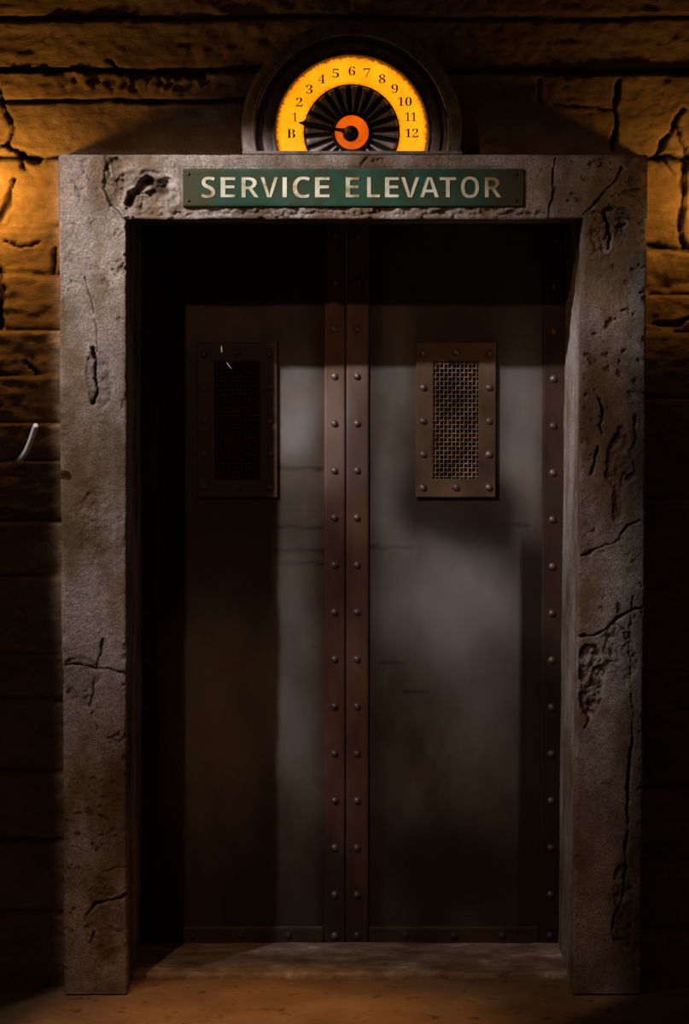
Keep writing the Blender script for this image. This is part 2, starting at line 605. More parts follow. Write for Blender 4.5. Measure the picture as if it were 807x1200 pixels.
def profile(n_a, n_f, n_b, dep_a, dep_b, rad=.007):
    """cross section outer side -> front -> inner side as (a, off_a, y, na, ny, isfront)"""
    out = []
    for y in np.linspace(dep_a, rad, n_a): out.append((0, 0, y, -1, 0, 0))
    for t in np.linspace(0, 1, 6)[1:-1]:
        an = t * PI / 2
        out.append((0, rad * (1 - math.cos(an)), rad * (1 - math.sin(an)), -math.cos(an), -math.sin(an), 1))
    for a in np.linspace(0, 1, n_f): out.append((a, rad * (1 - 2 * a), 0, 0, -1, 1))
    for t in np.linspace(0, 1, 6)[1:-1]:
        an = t * PI / 2
        out.append((1, -rad * (1 - math.sin(an)), rad * (1 - math.cos(an)), math.sin(an), -math.cos(an), 1))
    for y in np.linspace(rad, dep_b, n_b): out.append((1, 0, y, 1, 0, 0))
    return np.array(out)


def build_jamb(outer, inner, zt, side):
    """outer / inner: (x at z=0, x at z=zt)"""
    pr = profile(14, 62, 66, YW + .06, YD - .005)
    zs = np.linspace(0, zt, 640)
    Zg, K = np.meshgrid(zs, np.arange(len(pr)), indexing='ij')
    t = Zg / zt
    xo = outer[0] + (outer[1] - outer[0]) * t
    xi = inner[0] + (inner[1] - inner[0]) * t
    sg = 1 if side == 'left' else -1
    a, oa, y, na, ny, fr = [pr[K, q] for q in range(6)]
    xb = xo + (xi - xo) * a + oa * sg
    dep, dirt_shade, chip = concrete(xb, Zg, fr)
    side_w = np.where(fr > 0, 1, np.exp(-(y / .03) ** 2))
    base = (.0030 * fbm(xb * 9 + y * 9, y * 9, Zg * 3, 150, 4) + .001 * fbm(xb * 40, y * 50, Zg * 40, 151, 3)) * (1 - fr) * sstep(.0, .03, y)
    d = dep * side_w + base
    # knocked-off arrises
    edge = np.exp(-((np.minimum(a, 1 - a)) * .18 / .006) ** 2) * fr
    nick = sstep(.1, .8, fbm(a * 3, 0, Zg * 18, 160 + (side == 'left'), 4, .65)) * (Zg < zt - .03)
    d = d + edge * nick * .010
    # casting marks running down the reveal
    rev = (a == 1) & (fr == 0)
    d = d + np.where(rev, .004 * (sstep(.10, .11, y) - sstep(.13, .14, y)) + .0025 * (sstep(.24, .25, y) - sstep(.255, .265, y)) + .0015 * vnoise(y * 60, 0, Zg * 1.5, 170), 0)
    lower = sstep(.9, 0, Zg) * .25 * sstep(-.2, .5, fbm(xb * 5, y * 5, Zg * 4, 180, 4))
    dirt_shade = np.maximum(dirt_shade * side_w, lower)
    Xv = xb - na * sg * d * np.where(ny != 0, 1, 1)
    Yv = y - ny * d
    V = np.stack([Xv, Yv, Zg], -1).reshape(-1, 3)
    me = grid_mesh('jamb', V, len(zs), len(pr), caps=True, attrs={'dirt_shade': dirt_shade, 'chip': chip * side_w}, flip=(side != 'left'))
    o = link('jamb', me, M_CONC, SUR)
    o.location = -Vector(SUR.location)
    return o


ZL0, ZL1 = Z(256, 0), Z(181, 0)
z_top_in = ZL0
lo_t, lo_b = X(69, 256, 0), X(76, 1165, 0)
li_t, li_b = X(147.5, 256, 0), X(148, 1165, 0)
ri_t, ri_b = X(683, 256, 0), X(671, 1165, 0)
ro_t, ro_b = X(757.5, 256, 0), X(751, 1165, 0)
build_jamb((lo_b, lo_t), (li_b, li_t), ZL0 + .004, 'left')
build_jamb((ro_b, ro_t), (ri_b, ri_t), ZL0 + .004, 'right')


def build_lintel():
    pr = profile(30, 64, 60, YW + .05, YD + .06)        # top -> front -> soffit
    xs = np.linspace(lo_t, ro_t, 560)
    Xg, K = np.meshgrid(xs, np.arange(len(pr)), indexing='ij')
    a, oa, y, na, ny, fr = [pr[K, q] for q in range(6)]
    # beyond the opening the lintel runs into the posts without a seam
    over = ((Xg < X(146, 256, 0)) | (Xg > X(685, 256, 0))) & (a == 1) & (fr > 0)
    y = np.where(over, 0, y)
    ny = np.where(over, -1, ny)
    na = np.where(over, 0, na)
    zb = ZL1 + (ZL0 - ZL1) * a - np.where(over, 0, oa)
    dep, dirt_shade, chip = concrete(Xg, zb, fr)
    side_w = np.where(fr > 0, 1, np.exp(-(y / .03) ** 2))
    d = dep * side_w + .002 * fbm(Xg * 9, y * 9, zb * 9, 190, 4) * (1 - fr) * sstep(.0, .03, y)
    # rough broken band along the lower edge, between the posts
    mid = sstep(X(196, 250, 0), X(215, 250, 0), Xg) * (1 - sstep(X(640, 250, 0), X(650, 250, 0), Xg))
    mid = np.maximum(mid, .6 * sstep(X(142, 250, 0), X(152, 250, 0), Xg) * (1 - sstep(X(190, 250, 0), X(200, 250, 0), Xg)))
    zj = zb + .004 * fbm(Xg * 30, 0, zb * 30, 199, 3)
    band = (1 - sstep(Z(246, 0), Z(241, 0), zj)) * fr * mid
    d = d + band * (.005 + .012 * fbm(Xg * 45, 0, zb * 45, 200, 3))
    edge = np.exp(-((1 - a) * .17 / .010) ** 2) * fr * mid
    d = d + edge * (.006 + .018 * np.maximum(0, fbm(Xg * 28, 0, 0, 201, 4)))
    # the roughened face left of the sign
    rg = sstep(X(123, 220, 0), X(129, 220, 0), Xg + .01 * fbm(Xg * 20, 0, zb * 20, 206, 4)) * (1 - sstep(X(205, 220, 0), X(222, 220, 0), Xg)) * fr
    d = d + rg * .006 * fbm(Xg * 34, 0, zb * 34, 202, 4)
    # set the sign's bed flat
    bed = sstep(X(208, 220, 0), X(214, 220, 0), Xg) * (1 - sstep(X(613, 220, 0), X(619, 220, 0), Xg)) * sstep(Z(245, 0), Z(242, 0), zb) * (1 - sstep(Z(197, 0), Z(194, 0), zb)) * fr
    d = d * (1 - bed) + .0028 * bed
    dirt_shade = np.maximum(dirt_shade * side_w, 0)
    dirt_shade = dirt_shade * (1 - bed)
    d = np.where(na < -.3, np.maximum(d, .0004), d)          # nothing stands above the top the indicator rests on
    Zv = zb + na * d
    Yv = y - ny * d
    V = np.stack([Xg, Yv, Zv], -1).reshape(-1, 3)
    # the profile's na axis points from top to bottom: -1 is up
    me = grid_mesh('lintel', V, len(xs), len(pr), caps=True, attrs={'dirt_shade': dirt_shade, 'chip': chip * side_w})
    o = link('lintel', me, M_CONC, SUR)
    o.location = -Vector(SUR.location)
    return o


build_lintel()

# ================================================================== ELEVATOR DOORS
def rivet_mesh(mat):
    bm = bmesh.new()
    R = .0098
    prof = [(R * 1.12, .0), (R * 1.05, -.0015), (R * .95, -.0035), (R * .75, -.0062), (R * .45, -.0080), (0.0, -.0088)]
    add_lathe(bm, prof, 14)
    bmesh.ops.recalc_face_normals(bm, faces=bm.faces)
    me = bpy.data.meshes.new('rivet')
    bm.to_mesh(me)
    bm.free()
    for p in me.polygons: p.use_smooth = True
    me.materials.append(mat)
    return me


RIV, RIV_DIM = rivet_mesh(M_RIVET), rivet_mesh(M_RIVET_DIM)


def put_rivet(parent, wx, wy, wz, root, rot=0.0, me=None):
    o = bpy.data.objects.new('rivet', me or RIV)
    COL.objects.link(o)
    o.parent = parent
    o.location = Vector((wx, wy, wz)) - Vector(root.location)
    o.rotation_euler = (0, rot, 0)
    return o


XS = X(405, 700, YD)                         # the seam
ZB = Z(1109, YD)                             # bottom of the leaves
ZT = Z(228, YD)                              # hidden behind the lintel
HY = .0045                                   # strap thickness


def strap(name, x0, x1, z0, z1, root, mat=M_STRAP, y0=YD - HY, y1=YD + .002, seed=0, darken=None, b=.0022):
    """flat riveted strap: dense front so that grime can follow it, bevelled arrises, closed back"""
    nx = max(6, int((x1 - x0) / .006))
    nz = max(6, int((z1 - z0) / .012))
    us = np.concatenate([[0, 0, .3], np.linspace(1, nx - 1, nx - 1), [nx - .3, nx, nx]]) / nx
    xs = x0 + b + (x1 - x0 - 2 * b) * us
    xs[0], xs[1], xs[-2], xs[-1] = x0, x0, x1, x1
    ys = np.full(len(us), y0)
    ys[0] = ys[-1] = y1
    ys[1] = ys[-2] = y0 + b
    ws = np.concatenate([[0, 0], np.linspace(0, 1, nz + 1), [1, 1]])
    zs = z0 + b + (z1 - z0 - 2 * b) * ws
    zs[0], zs[1], zs[-2], zs[-1] = z0, z0, z1, z1
    yz = np.full(len(ws), y0)
    yz[0] = yz[-1] = y1
    yz[1] = yz[-2] = y0 + b
    Zg, Xg = np.meshgrid(zs, xs, indexing='ij')
    Yg = np.maximum(*np.meshgrid(yz, ys, indexing='ij'))
    dirt_shade = .30 + .35 * fbm(Xg * 9, 0, Zg * 4, 300 + seed, 4)
    pale = .16 * sstep(Z(600, YD), Z(540, YD), Zg) * np.clip(.6 + fbm(Xg * 12, 0, Zg * 6, 306 + seed, 3), 0, 1) if not darken else np.zeros_like(dirt_shade)
    # the straps get darker towards the bottom
    dirt_shade = dirt_shade + .40 * sstep(Z(800, YD), Z(1000, YD), Zg) + (darken(Xg, Zg) if darken else 0)
    V = np.stack([Xg - root.location.x, Yg - root.location.y, Zg - root.location.z], -1).reshape(-1, 3)
    me = grid_mesh(name, V, len(zs), len(xs), attrs={'dirt_shade': np.clip(dirt_shade, 0, .95), 'pale': pale}, smooth=False)
    return link(name, me, mat, root)


def blob(Xg, Zg, px, py, rx, ry, soft=.5):
    cx, cz = P(px, py, YD)
    s = (D + YD) / F
    q = np.hypot((Xg - cx) / (rx * s), (Zg - cz) / (ry * s))
    return 1 - sstep(1 - soft, 1 + soft, q)


def build_panel(root, x0, x1, side):
    res = .007
    xs = np.arange(x0, x1 + res * .5, res)
    zs = np.arange(ZB, ZT, res)
    Zg, Xg = np.meshgrid(zs, xs, indexing='ij')
    jx = Xg + .02 * fbm(Xg * 6, 0, Zg * 4, 310, 3)
    jz = Zg + .03 * fbm(Xg * 6, 1, Zg * 4, 311, 3)
    y = YD + .003 + .0012 * fbm(Xg * 3, 0, Zg * 2, 320, 2)
    dirt_shade = .18 + .30 * fbm(Xg * 5, 0, Zg * 2.2, 330, 4)
    pale = np.zeros_like(Xg)
    # worn paint: pale scuffed steel in the middle of each leaf, grimy round the right vent, darker low down
    if side == 'right':
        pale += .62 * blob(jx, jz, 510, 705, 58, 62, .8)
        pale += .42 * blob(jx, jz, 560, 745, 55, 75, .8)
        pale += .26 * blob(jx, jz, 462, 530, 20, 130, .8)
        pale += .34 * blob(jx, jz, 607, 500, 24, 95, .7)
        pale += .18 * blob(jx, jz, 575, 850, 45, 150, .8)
        dirt_shade += .80 * blob(jx, jz, 534, 590, 70, 46, .5)
        dirt_shade += .50 * blob(jx, jz, 570, 635, 46, 48, .8)
        dirt_shade += .30 * blob(jx, jz, 534, 480, 66, 130, .5)
        dirt_shade += .35 * blob(jx, jz, 450, 850, 26, 120, .8)
        dirt_shade += .45 * blob(jx, jz, 520, 1010, 75, 55, .7)
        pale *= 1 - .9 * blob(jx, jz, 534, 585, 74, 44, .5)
        xe = X(609, 800, YD)
        band = sstep(xe - .003, xe + .004, Xg) * (1 - sstep(Z(660, YD), Z(600, YD), jz))
        dirt_shade += .75 * band  # darker strip along the outer edge
        pale *= 1 - band
        dirt_shade += .30 * (1 - sstep(X(436, 800, YD), X(456, 800, YD), jx))
        for (px, py, rx) in ((462, 777, 14), (486, 810, 13), (455, 641, 28), (600, 615, 20)):
            d = polydist(jx, Zg + .006 * fbm(Xg * 30, 0, Zg * 30, 340, 3), pl([(px - rx, py), (px + rx, py + 1)], YD))
            dirt_shade += .6 * (1 - sstep(.001, .009, d))
    else:
        pale += .34 * blob(jx, jz, 345, 490, 26, 75, .6)
        pale += .25 * blob(jx, jz, 345, 770, 24, 150, .7)
        pale += .16 * blob(jx, jz, 262, 830, 80, 140, .7)
        dirt_shade += .8 * (1 - sstep(X(312, 600, YD), X(326, 600, YD), jx)) * sstep(Z(760, YD), Z(650, YD), jz) * (1 - sstep(Z(436, YD), Z(405, YD), jz))  # shadow of the left jamb over the vent side put into the colour
        dirt_shade += .50 * (1 - sstep(X(185, 800, YD), X(225, 800, YD), jx))
        dirt_shade += .30 * sstep(X(360, 800, YD), X(384, 800, YD), jx)
        pale *= 1 - .8 * blob(jx, jz, 350, 575, 45, 34, .5)
        for (px, py, rx) in ((350, 548, 30), (348, 618, 32), (350, 645, 30), (352, 660, 30)):
            d = polydist(jx, Zg + .006 * fbm(Xg * 30, 0, Zg * 30, 341, 3), pl([(px - rx, py), (px + rx, py + 1)], YD))
            dirt_shade += .45 * (1 - sstep(.001, .010, d))
    dirt_shade += .42 * sstep(Z(470, YD), Z(400, YD), jz)  # top darkened: shadow of the lintel put into the colour
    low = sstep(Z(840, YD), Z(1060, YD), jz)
    dirt_shade += .55 * low
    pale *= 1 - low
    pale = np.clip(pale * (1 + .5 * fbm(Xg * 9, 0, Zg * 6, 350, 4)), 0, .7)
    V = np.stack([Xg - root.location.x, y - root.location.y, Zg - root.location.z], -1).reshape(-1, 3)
    me = grid_mesh('panel', V, len(zs), len(xs), attrs={'dirt_shade': np.clip(dirt_shade, 0, .93), 'pale': pale})
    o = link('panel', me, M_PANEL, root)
    so = o.modifiers.new('thickness', 'SOLIDIFY')
    so.thickness = .035
    so.offset = -1
    return o


RZ_C = [P(420, 441 + 55.2 * k, YD)[1] for k in range(-3, 12)]      # rivet heights of the meeting stiles
RZ_O = [P(648, 444 + 54.9 * k, YD)[1] for k in range(-3, 12)]


def vent(root, cx, xspan, shaded=False):
    """riveted ventilation plate with a woven wire grille"""
    w, z0, z1 = xspan, Z(583, YD), Z(401, YD)
    gw = X(560, 500, YD) - X(508, 500, YD)
    gz0, gz1 = Z(561, YD), Z(424, YD)
    yf, yb = YD - .011, YD + .002
    bm = bmesh.new()
    # frame: outer and inner rectangles, front bevelled
    def loop(hw, za, zb, y): return [bm.verts.new((cx + sx * hw, y, zz)) for sx, zz in ((-1, za), (1, za), (1, zb), (-1, zb))]
    b = .003
    L = [loop(w / 2, z0, z1, yb), loop(w / 2, z0, z1, yf + b), loop(w / 2 - b, z0 + b, z1 - b, yf),
         loop(gw / 2 + b, gz0 - b, gz1 + b, yf), loop(gw / 2, gz0, gz1, yf + b), loop(gw / 2, gz0, gz1, yb + .0)]
    for A, B in zip(L[:-1], L[1:]):
        for k in range(4): bm.faces.new((A[k], A[(k + 1) % 4], B[(k + 1) % 4], B[k]))
    bmesh.ops.subdivide_edges(bm, edges=[e for e in bm.edges if e.calc_length() > .06], cuts=6, use_grid_fill=True)
    for v in bm.verts: v.co -= Vector(root.location)
    pl_o = bm_obj('vent_plate', bm, M_VENT, root)
    me = pl_o.data
    zero_attrs(me, ('pale',))
    pc = np.empty(len(me.vertices) * 3, np.float32)
    me.vertices.foreach_get('co', pc)
    pc = pc.reshape(-1, 3) + np.array(root.location)
    dv = .25 + .4 * fbm(pc[:, 0] * 12, 0, pc[:, 2] * 12, 410, 3) + .5 * np.exp(-(((pc[:, 0] - cx - .07) / .06) ** 2 + ((pc[:, 2] - z0 - .09) / .07) ** 2))
    if shaded: dv = .88 - .88 * sstep(w * .45, w * .47, pc[:, 0] - cx)  # shade painted over the left plate, its lit right edge left clear
    at = me.attributes.new('dirt_shade', 'FLOAT', 'POINT')
    at.data.foreach_set('value', np.clip(dv, 0, .93).astype(np.float32))
    # dark sheet behind the grille
    bm = bmesh.new()
    add_box(bm, cx - gw / 2, cx + gw / 2, yb - .0025, yb - .0005, gz0, gz1)
    for v in bm.verts: v.co -= Vector(root.location)
    bm_obj('backing', bm, M_DARK, pl_o)
    # woven wires
    bm = bmesh.new()
    nxw, nzw = 11, 27
    sx, sz = gw / nxw, (gz1 - gz0) / nzw
    r, am, yc = .0021, .0022, yf + .0052
    for i in range(nxw):
        xx = cx - gw / 2 + (i + .5) * sx
        pts = [(xx, yc + am * math.cos(PI * (k / 2 + i)), gz0 + k * sz / 2) for k in range(nzw * 2 + 1)]
        pts = [(p[0], yc + am * math.sin(PI * ((p[2] - gz0) / sz + i)), p[2]) for p in pts]
        add_tube(bm, pts, r, 6, False)
    for j in range(nzw):
        zz = gz0 + (j + .5) * sz
        pts = [(cx - gw / 2 + k * sx / 2, yc - am * math.sin(PI * (j + .5 + 0) + 0) * 0 + am * math.sin(PI * (k / 2 + j)), zz) for k in range(nxw * 2 + 1)]
        add_tube(bm, pts, r, 6, False)
    for v in bm.verts: v.co -= Vector(root.location)
    bm_obj('grille', bm, M_WIRE_SHADE if shaded else M_WIRE, pl_o, smooth=True)
    rm = RIV_DIM if shaded else RIV
    xo = w / 2 - .021
    for zz in [Z(q, YD) for q in (415, 454, 493, 532, 571)]:
        for s in (-1, 1): put_rivet(pl_o, cx + s * xo, yf, zz, root, .9 * zz * 7 + s, rm)
    for q in (571, 413): put_rivet(pl_o, cx, yf, Z(q, YD), root, q, rm)
    return pl_o


def build_leaf(side):
    sgn = 1 if side == 'right' else -1
    root = thing('elevator_door_leaf',
                 'riveted steel elevator door catching the light, its wire grille vent clearly visible' if side == 'right'
                 else 'riveted steel elevator door mostly in shadow, its vent lost in the dark',
                 'elevator door', (XS + sgn * .30, YD + .02, ZB))
    gap = .0016
    if side == 'right':
        xa, xb = XS + gap, X(668, 700, YD)
        s_in, s_out = X(432, 700, YD), X(634, 700, YD)
    else:
        xa, xb = XS - gap, X(150, 700, YD)
        s_in, s_out = X(380, 700, YD), X(186, 700, YD)
    lo, hi = min(xa, xb), max(xa, xb)
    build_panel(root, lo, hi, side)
    zr = Z(1085, YD)
    a0, a1 = sorted((xa, s_in))
    b0, b1 = sorted((s_out, xb))
    si = strap('stile', a0, a1, ZB, ZT, root, seed=1 if side == 'left' else 2)
    so_ = strap('stile', b0, b1, ZB, ZT, root, seed=3, darken=lambda x, z: .52 + 0 * x)  # outer stiles darkened evenly
    c0, c1 = (a1, b0) if side == 'right' else (b1, a0)
    rl = strap('bottom_rail', c0, c1, ZB, zr, root, seed=5, b=.0042, y0=YD - HY + .0006)
    for i, zz in enumerate(RZ_C):
        put_rivet(si, X(420 if side == 'right' else 394, 1200 - 0, YD) * 0 + (XS + sgn * .0325), YD - HY, zz, root, i * 1.3)
    put_rivet(si, XS + sgn * .0325, YD - HY, Z(1096, YD), root)
    xo = X(646.5, 700, YD) if side == 'right' else X(168.5, 700, YD)
    for i, zz in enumerate(RZ_O):
        put_rivet(so_, xo, YD - HY, zz, root, i * 1.7, RIV_DIM if side == 'left' else None)
    put_rivet(so_, xo, YD - HY, Z(1096, YD), root, 0, RIV_DIM)
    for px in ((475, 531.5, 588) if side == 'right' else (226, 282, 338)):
        put_rivet(rl, X(px, 1096, YD), YD - HY + .0006, Z(1096, YD), root, 0, RIV_DIM)
    cx = X(534, 500, YD) if side == 'right' else X(278, 500, YD)
    v = vent(root, cx, X(581, 500, YD) - X(487, 500, YD), side == 'left')
    if side == 'left':
        for p0, p1, p2, rr in (((259.3, 403), (259.5, 409.5), (259.6, 415), .0016), ((265.3, 424.5), (267.3, 427.6), (271, 432), .0014)):
            bm = bmesh.new()
            yq = YD - .014
            pts = [(*P(*p0, yq)[:1], yq + .006, P(*p0, yq)[1]), (P(*p1, yq)[0], yq, P(*p1, yq)[1]), (P(*p2, yq)[0], yq + .006, P(*p2, yq)[1])]
            add_tube(bm, pts, [rr * .4, rr, rr * .4], 6)
            for q in bm.verts: q.co -= Vector(root.location)
            w = bm_obj('glint_sliver', bm, M_SPARK, v, smooth=True)  # glowing sliver added for a glint
            w['label'] = 'small glowing sliver added as a glint on the vent grille'
    return root


build_leaf('left')
build_leaf('right')

# ================================================================== SIGN
def text_mesh(body, size, off=0.0):
    cu = bpy.data.curves.new('lettering', 'FONT')
    cu.body = body
    cu.size = size
    cu.offset = off
    cu.extrude = .0012
    cu.resolution_u = 6
    o = bpy.data.objects.new('tmp', cu)
    COL.objects.link(o)
    bpy.context.view_layer.update()
    dg = bpy.context.evaluated_depsgraph_get()
    me = bpy.data.meshes.new_from_object(o.evaluated_get(dg))
    me.materials.clear()
    bpy.data.objects.remove(o)
    return me


def fit(me, w=None, h=None):
    """centre a text mesh on the origin, stand it up facing -Y, fit to w x h"""
    n = len(me.vertices)
    co = np.empty(n * 3, np.float32)
    me.vertices.foreach_get('co', co)
    co = co.reshape(-1, 3)
    lo, hi = co.min(0), co.max(0)
    c = (lo + hi) / 2
    sz = hi - lo
    sy = h / sz[1] if h else w / sz[0]
    sx = w / sz[0] if w else sy
    out = np.stack([(co[:, 0] - c[0]) * sx, -(co[:, 2] - c[2]), (co[:, 1] - c[1]) * sy], 1)
    me.vertices.foreach_set('co', out.astype(np.float32).ravel())
    me.update()
    return me


def sans(s): return ''.join(' ' if ch == ' ' else chr(0x1D5D4 + ord(ch) - 65) for ch in s)


def serif(s): return ''.join(chr(0x1D7CE + int(ch)) if ch.isdigit() else chr(0x1D400 + ord(ch) - 65) for ch in s)


YS = -.006
sx0, sx1 = X(214, 219, YS), X(613, 219, YS)
sz0, sz1 = Z(242, YS), Z(197.5, YS)
SIGN = thing('elevator_sign', 'green enamel sign plate reading SERVICE ELEVATOR on the concrete lintel', 'sign', ((sx0 + sx1) / 2, YS, (sz0 + sz1) / 2))
sl = Vector(SIGN.location)
xs = np.concatenate([[sx0, sx0], np.linspace(sx0 + .002, sx1 - .002, 160), [sx1, sx1]])
zs = np.concatenate([[sz0, sz0], np.linspace(sz0 + .002, sz1 - .002, 24), [sz1, sz1]])
Zg, Xg = np.meshgrid(zs, xs, indexing='ij')
Yg = np.full_like(Xg, YS)
Yg[:, [0, -1]] = .0015
Yg[[0, -1], :] = .0015
Yg[1, 1:-1] += .0015
Yg[-2, 1:-1] += .0015
dirt_shade = .25 * sstep(-.1, .5, fbm(Xg * 8, 0, Zg * 8, 400, 4)) + .8 * sstep(X(566, 219, YS), X(600, 219, YS), Xg) + .5 * (1 - sstep(X(216, 219, YS), X(256, 219, YS), Xg))  # right end darkened: shade put into the green
V = np.stack([Xg - sl.x, Yg - sl.y, Zg - sl.z], -1).reshape(-1, 3)
link('plate', grid_mesh('plate', V, len(zs), len(xs), attrs={'dirt_shade': np.clip(dirt_shade, 0, .9)}, smooth=False), M_GREEN, SIGN)
# letters, spaced out one by one; each word is one line of lettering
letx = {'SERVICE': [(236, 252), (258.5, 275.5), (283, 303), (305.5, 325.5), (331, 336), (343, 363), (369, 386)],
        'ELEVATOR': [(405, 421), (430, 445), (451, 467), (470, 491), (492, 514), (515, 534), (540, 561), (568, 587)]}
for word, xsn in letx.items():
    bmw = bmesh.new()
    for ch, (pa, pb) in zip(word, xsn):
        big = ch in 'SCO'
        if ch == 'I':
            bi = bmesh.new()
            add_box(bi, -.5, .5, -.5, .5, -.0012, .0012)
            me = bpy.data.meshes.new('bar')
            bi.to_mesh(me)
            bi.free()
        else:
            me = text_mesh(sans(ch), .1, -.0015)
        y0, y1 = (207, 232) if big else (207.8, 231.2)
        xa, xb = X(pa, 219, YS), X(pb, 219, YS)
        fit(me, xb - xa, Z(y0, YS) - Z(y1, YS))
        me.transform(Matrix.Translation(((xa + xb) / 2 - sl.x, -.0008, (Z(y0, YS) + Z(y1, YS)) / 2 - sl.z)))
        bmw.from_mesh(me)
        bpy.data.meshes.remove(me)
    me = bpy.data.meshes.new('lettering')
    bmw.to_mesh(me)
    bmw.free()
    o = link('lettering', me, M_CREAM, SIGN)
    o['label'] = 'cream capital letters ' + word
for px, py in ((221, 204), (221, 235), (605, 204), (605, 235)):
    bm = bmesh.new()
    add_lathe(bm, [(.0045, .0), (.0042, -.0012), (.003, -.0022), (0, -.0026)], 12)
    bm_obj('screw', bm, M_POINT, SIGN, (X(px, py, YS) - sl.x, 0, Z(py, YS) - sl.z), True)

# ================================================================== FLOOR INDICATOR
YI = .012
icx, icz = P(412, 155, YI)
IND = thing('floor_indicator', 'half-round elevator floor indicator dial glowing amber above the lintel', 'floor indicator', (icx, YI, icz))
s = (D + YI) / F
zcut = ZL1 + .0085 - icz                                    # sits on the lintel
# stepped arch housing
def lathe_part(name, prof, mat, seg=128, smooth=True, parent=IND):
    bm = bmesh.new()
    add_lathe(bm, prof, seg)
    cut_below(bm, zcut)
    o = bm_obj(name, bm, mat, parent)
    if smooth:
        for p in o.data.polygons: p.use_smooth = True
        es = o.modifiers.new('sharp', 'EDGE_SPLIT')
        es.split_angle = math.radians(32)
    return o


hp = [(129 * s, .12), (129 * s, .012), (127.5 * s, .004), (124 * s, .0), (116.5 * s, -.001), (115 * s, -.004), (113 * s, -.004), (111.5 * s, .0), (110.5 * s, .020),
      (105 * s, .024), (104.5 * s, .012), (103 * s, .006), (96 * s, .004), (93 * s, .0065), (92 * s, .003), (90.5 * s, .001), (89 * s, .003), (88 * s, .010), (87.6 * s, .022), (80 * s, .024), (0, .024)]
lathe_part('housing', hp, M_BRONZE)
# glowing glass ring
bm = bmesh.new()
add_lathe(bm, [(88.4 * s, .0205), (88.2 * s, .0185), (54.5 * s, .0185), (54.2 * s, .0205)], 128)
cut_below(bm, zcut + .0005)
dial = bm_obj('dial_face', bm, M_RING, IND)
dial['label'] = 'amber glowing ring with black floor numbers'
# numerals
nums = ['B'] + [str(i) for i in range(1, 13)]
npos = [(341, 156.5), (345.3, 137.3), (350.5, 119.6), (362.3, 104.5), (376.8, 92.6), (393.2, 85.8), (412.2, 83.2), (429.8, 85.3), (447.6, 92.3), (462.3, 103.8), (474, 119), (481, 136.8), (482.3, 155.8)]
for t, (px, py) in zip(nums, npos):
    me = text_mesh(serif(t), .03, -.00025)
    hpx = 10.2
    wpx = {'B': 9.6, '1': 5.2, '10': 16.5, '11': 12.8, '12': 15.5}.get(t, 7.8)
    fit(me, wpx * s, hpx * s)
    x_, z_ = P(px, py, YI + .018)
    o = link('numeral', me, M_INK, dial, (x_ - icx, .0183, z_ - icz))
# fluted sunburst
nr, na = 40, 720
rr = np.linspace(21 * s, 55 * s, nr)
aa = np.linspace(0, 2 * PI, na)
Rg, Ag = np.meshgrid(rr, aa, indexing='ij')
t = (Rg - rr[0]) / (rr[-1] - rr[0])
ph = (np.mod((Ag - math.radians(-3)) / math.radians(15) + .5, 1) - .5) * 2          # -1..1 across one flute
wdt = .40 + .42 * t
rib = np.sqrt(np.clip(1 - (ph / wdt) ** 2, 0, 1))
endcap = np.sqrt(np.clip(1 - (np.clip((t - .86) / .13, 0, 1)) ** 2, 0, 1)) * np.sqrt(np.clip(1 - np.clip((.10 - t) / .10, 0, 1) ** 2, 0, 1))
hgt = rib * endcap * (.006 + .0095 * t)
Yf = .0175 - hgt
Zf = Rg * np.sin(Ag)
V = np.stack([Rg * np.cos(Ag), Yf, np.maximum(Zf, zcut + .0008)], -1).reshape(-1, 3)
msk = (Zf[:-1, :-1] > zcut) | (Zf[1:, 1:] > zcut)
me = grid_mesh('sunburst', V, nr, na, mask=msk, flip=False, attrs={'dirt_shade': 1 - sstep(.35, .95, rib * endcap)})  # grooves darkened: shade between the ribs put into the colour
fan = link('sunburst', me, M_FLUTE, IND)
fan['label'] = 'dark fluted sunburst boss'
lathe_part('rim', [(56 * s, .0190), (56 * s, .0155), (55 * s, .0145), (54 * s, .0155), (54 * s, .0190)], M_POINT)
# hub glass, collar, spindle and pointer
lathe_part('hub_collar', [(24 * s, .017), (23.6 * s, .006), (22 * s, .004), (20 * s, .004), (19.5 * s, .009)], M_POINT, 64)
bm = bmesh.new()
add_lathe(bm, [(19.8 * s, .009), (19.6 * s, .0075), (10 * s, .006), (0, .006)], 64)
hub = bm_obj('hub_glass', bm, M_HUB, IND, None, True)
hub['label'] = 'orange glowing hub disc'
bm = bmesh.new()
add_lathe(bm, [(9.3 * s, .0065), (9.3 * s, -.002), (8.2 * s, -.006), (5 * s, -.008), (0, -.0085)], 32)
for v in bm.verts: v.co.x -= 1.2 * s; v.co.z -= 1.5 * s
bm_obj('spindle', bm, M_POINT, IND, None, True)
bm = bmesh.new()
bmesh.ops.create_uvsphere(bm, u_segments=20, v_segments=12, radius=4.2 * s)
for v in bm.verts: v.co += Vector((-4.6 * s, -.010, 2.2 * s))
bm_obj('spindle_nut', bm, M_BRONZE, IND, None, True)
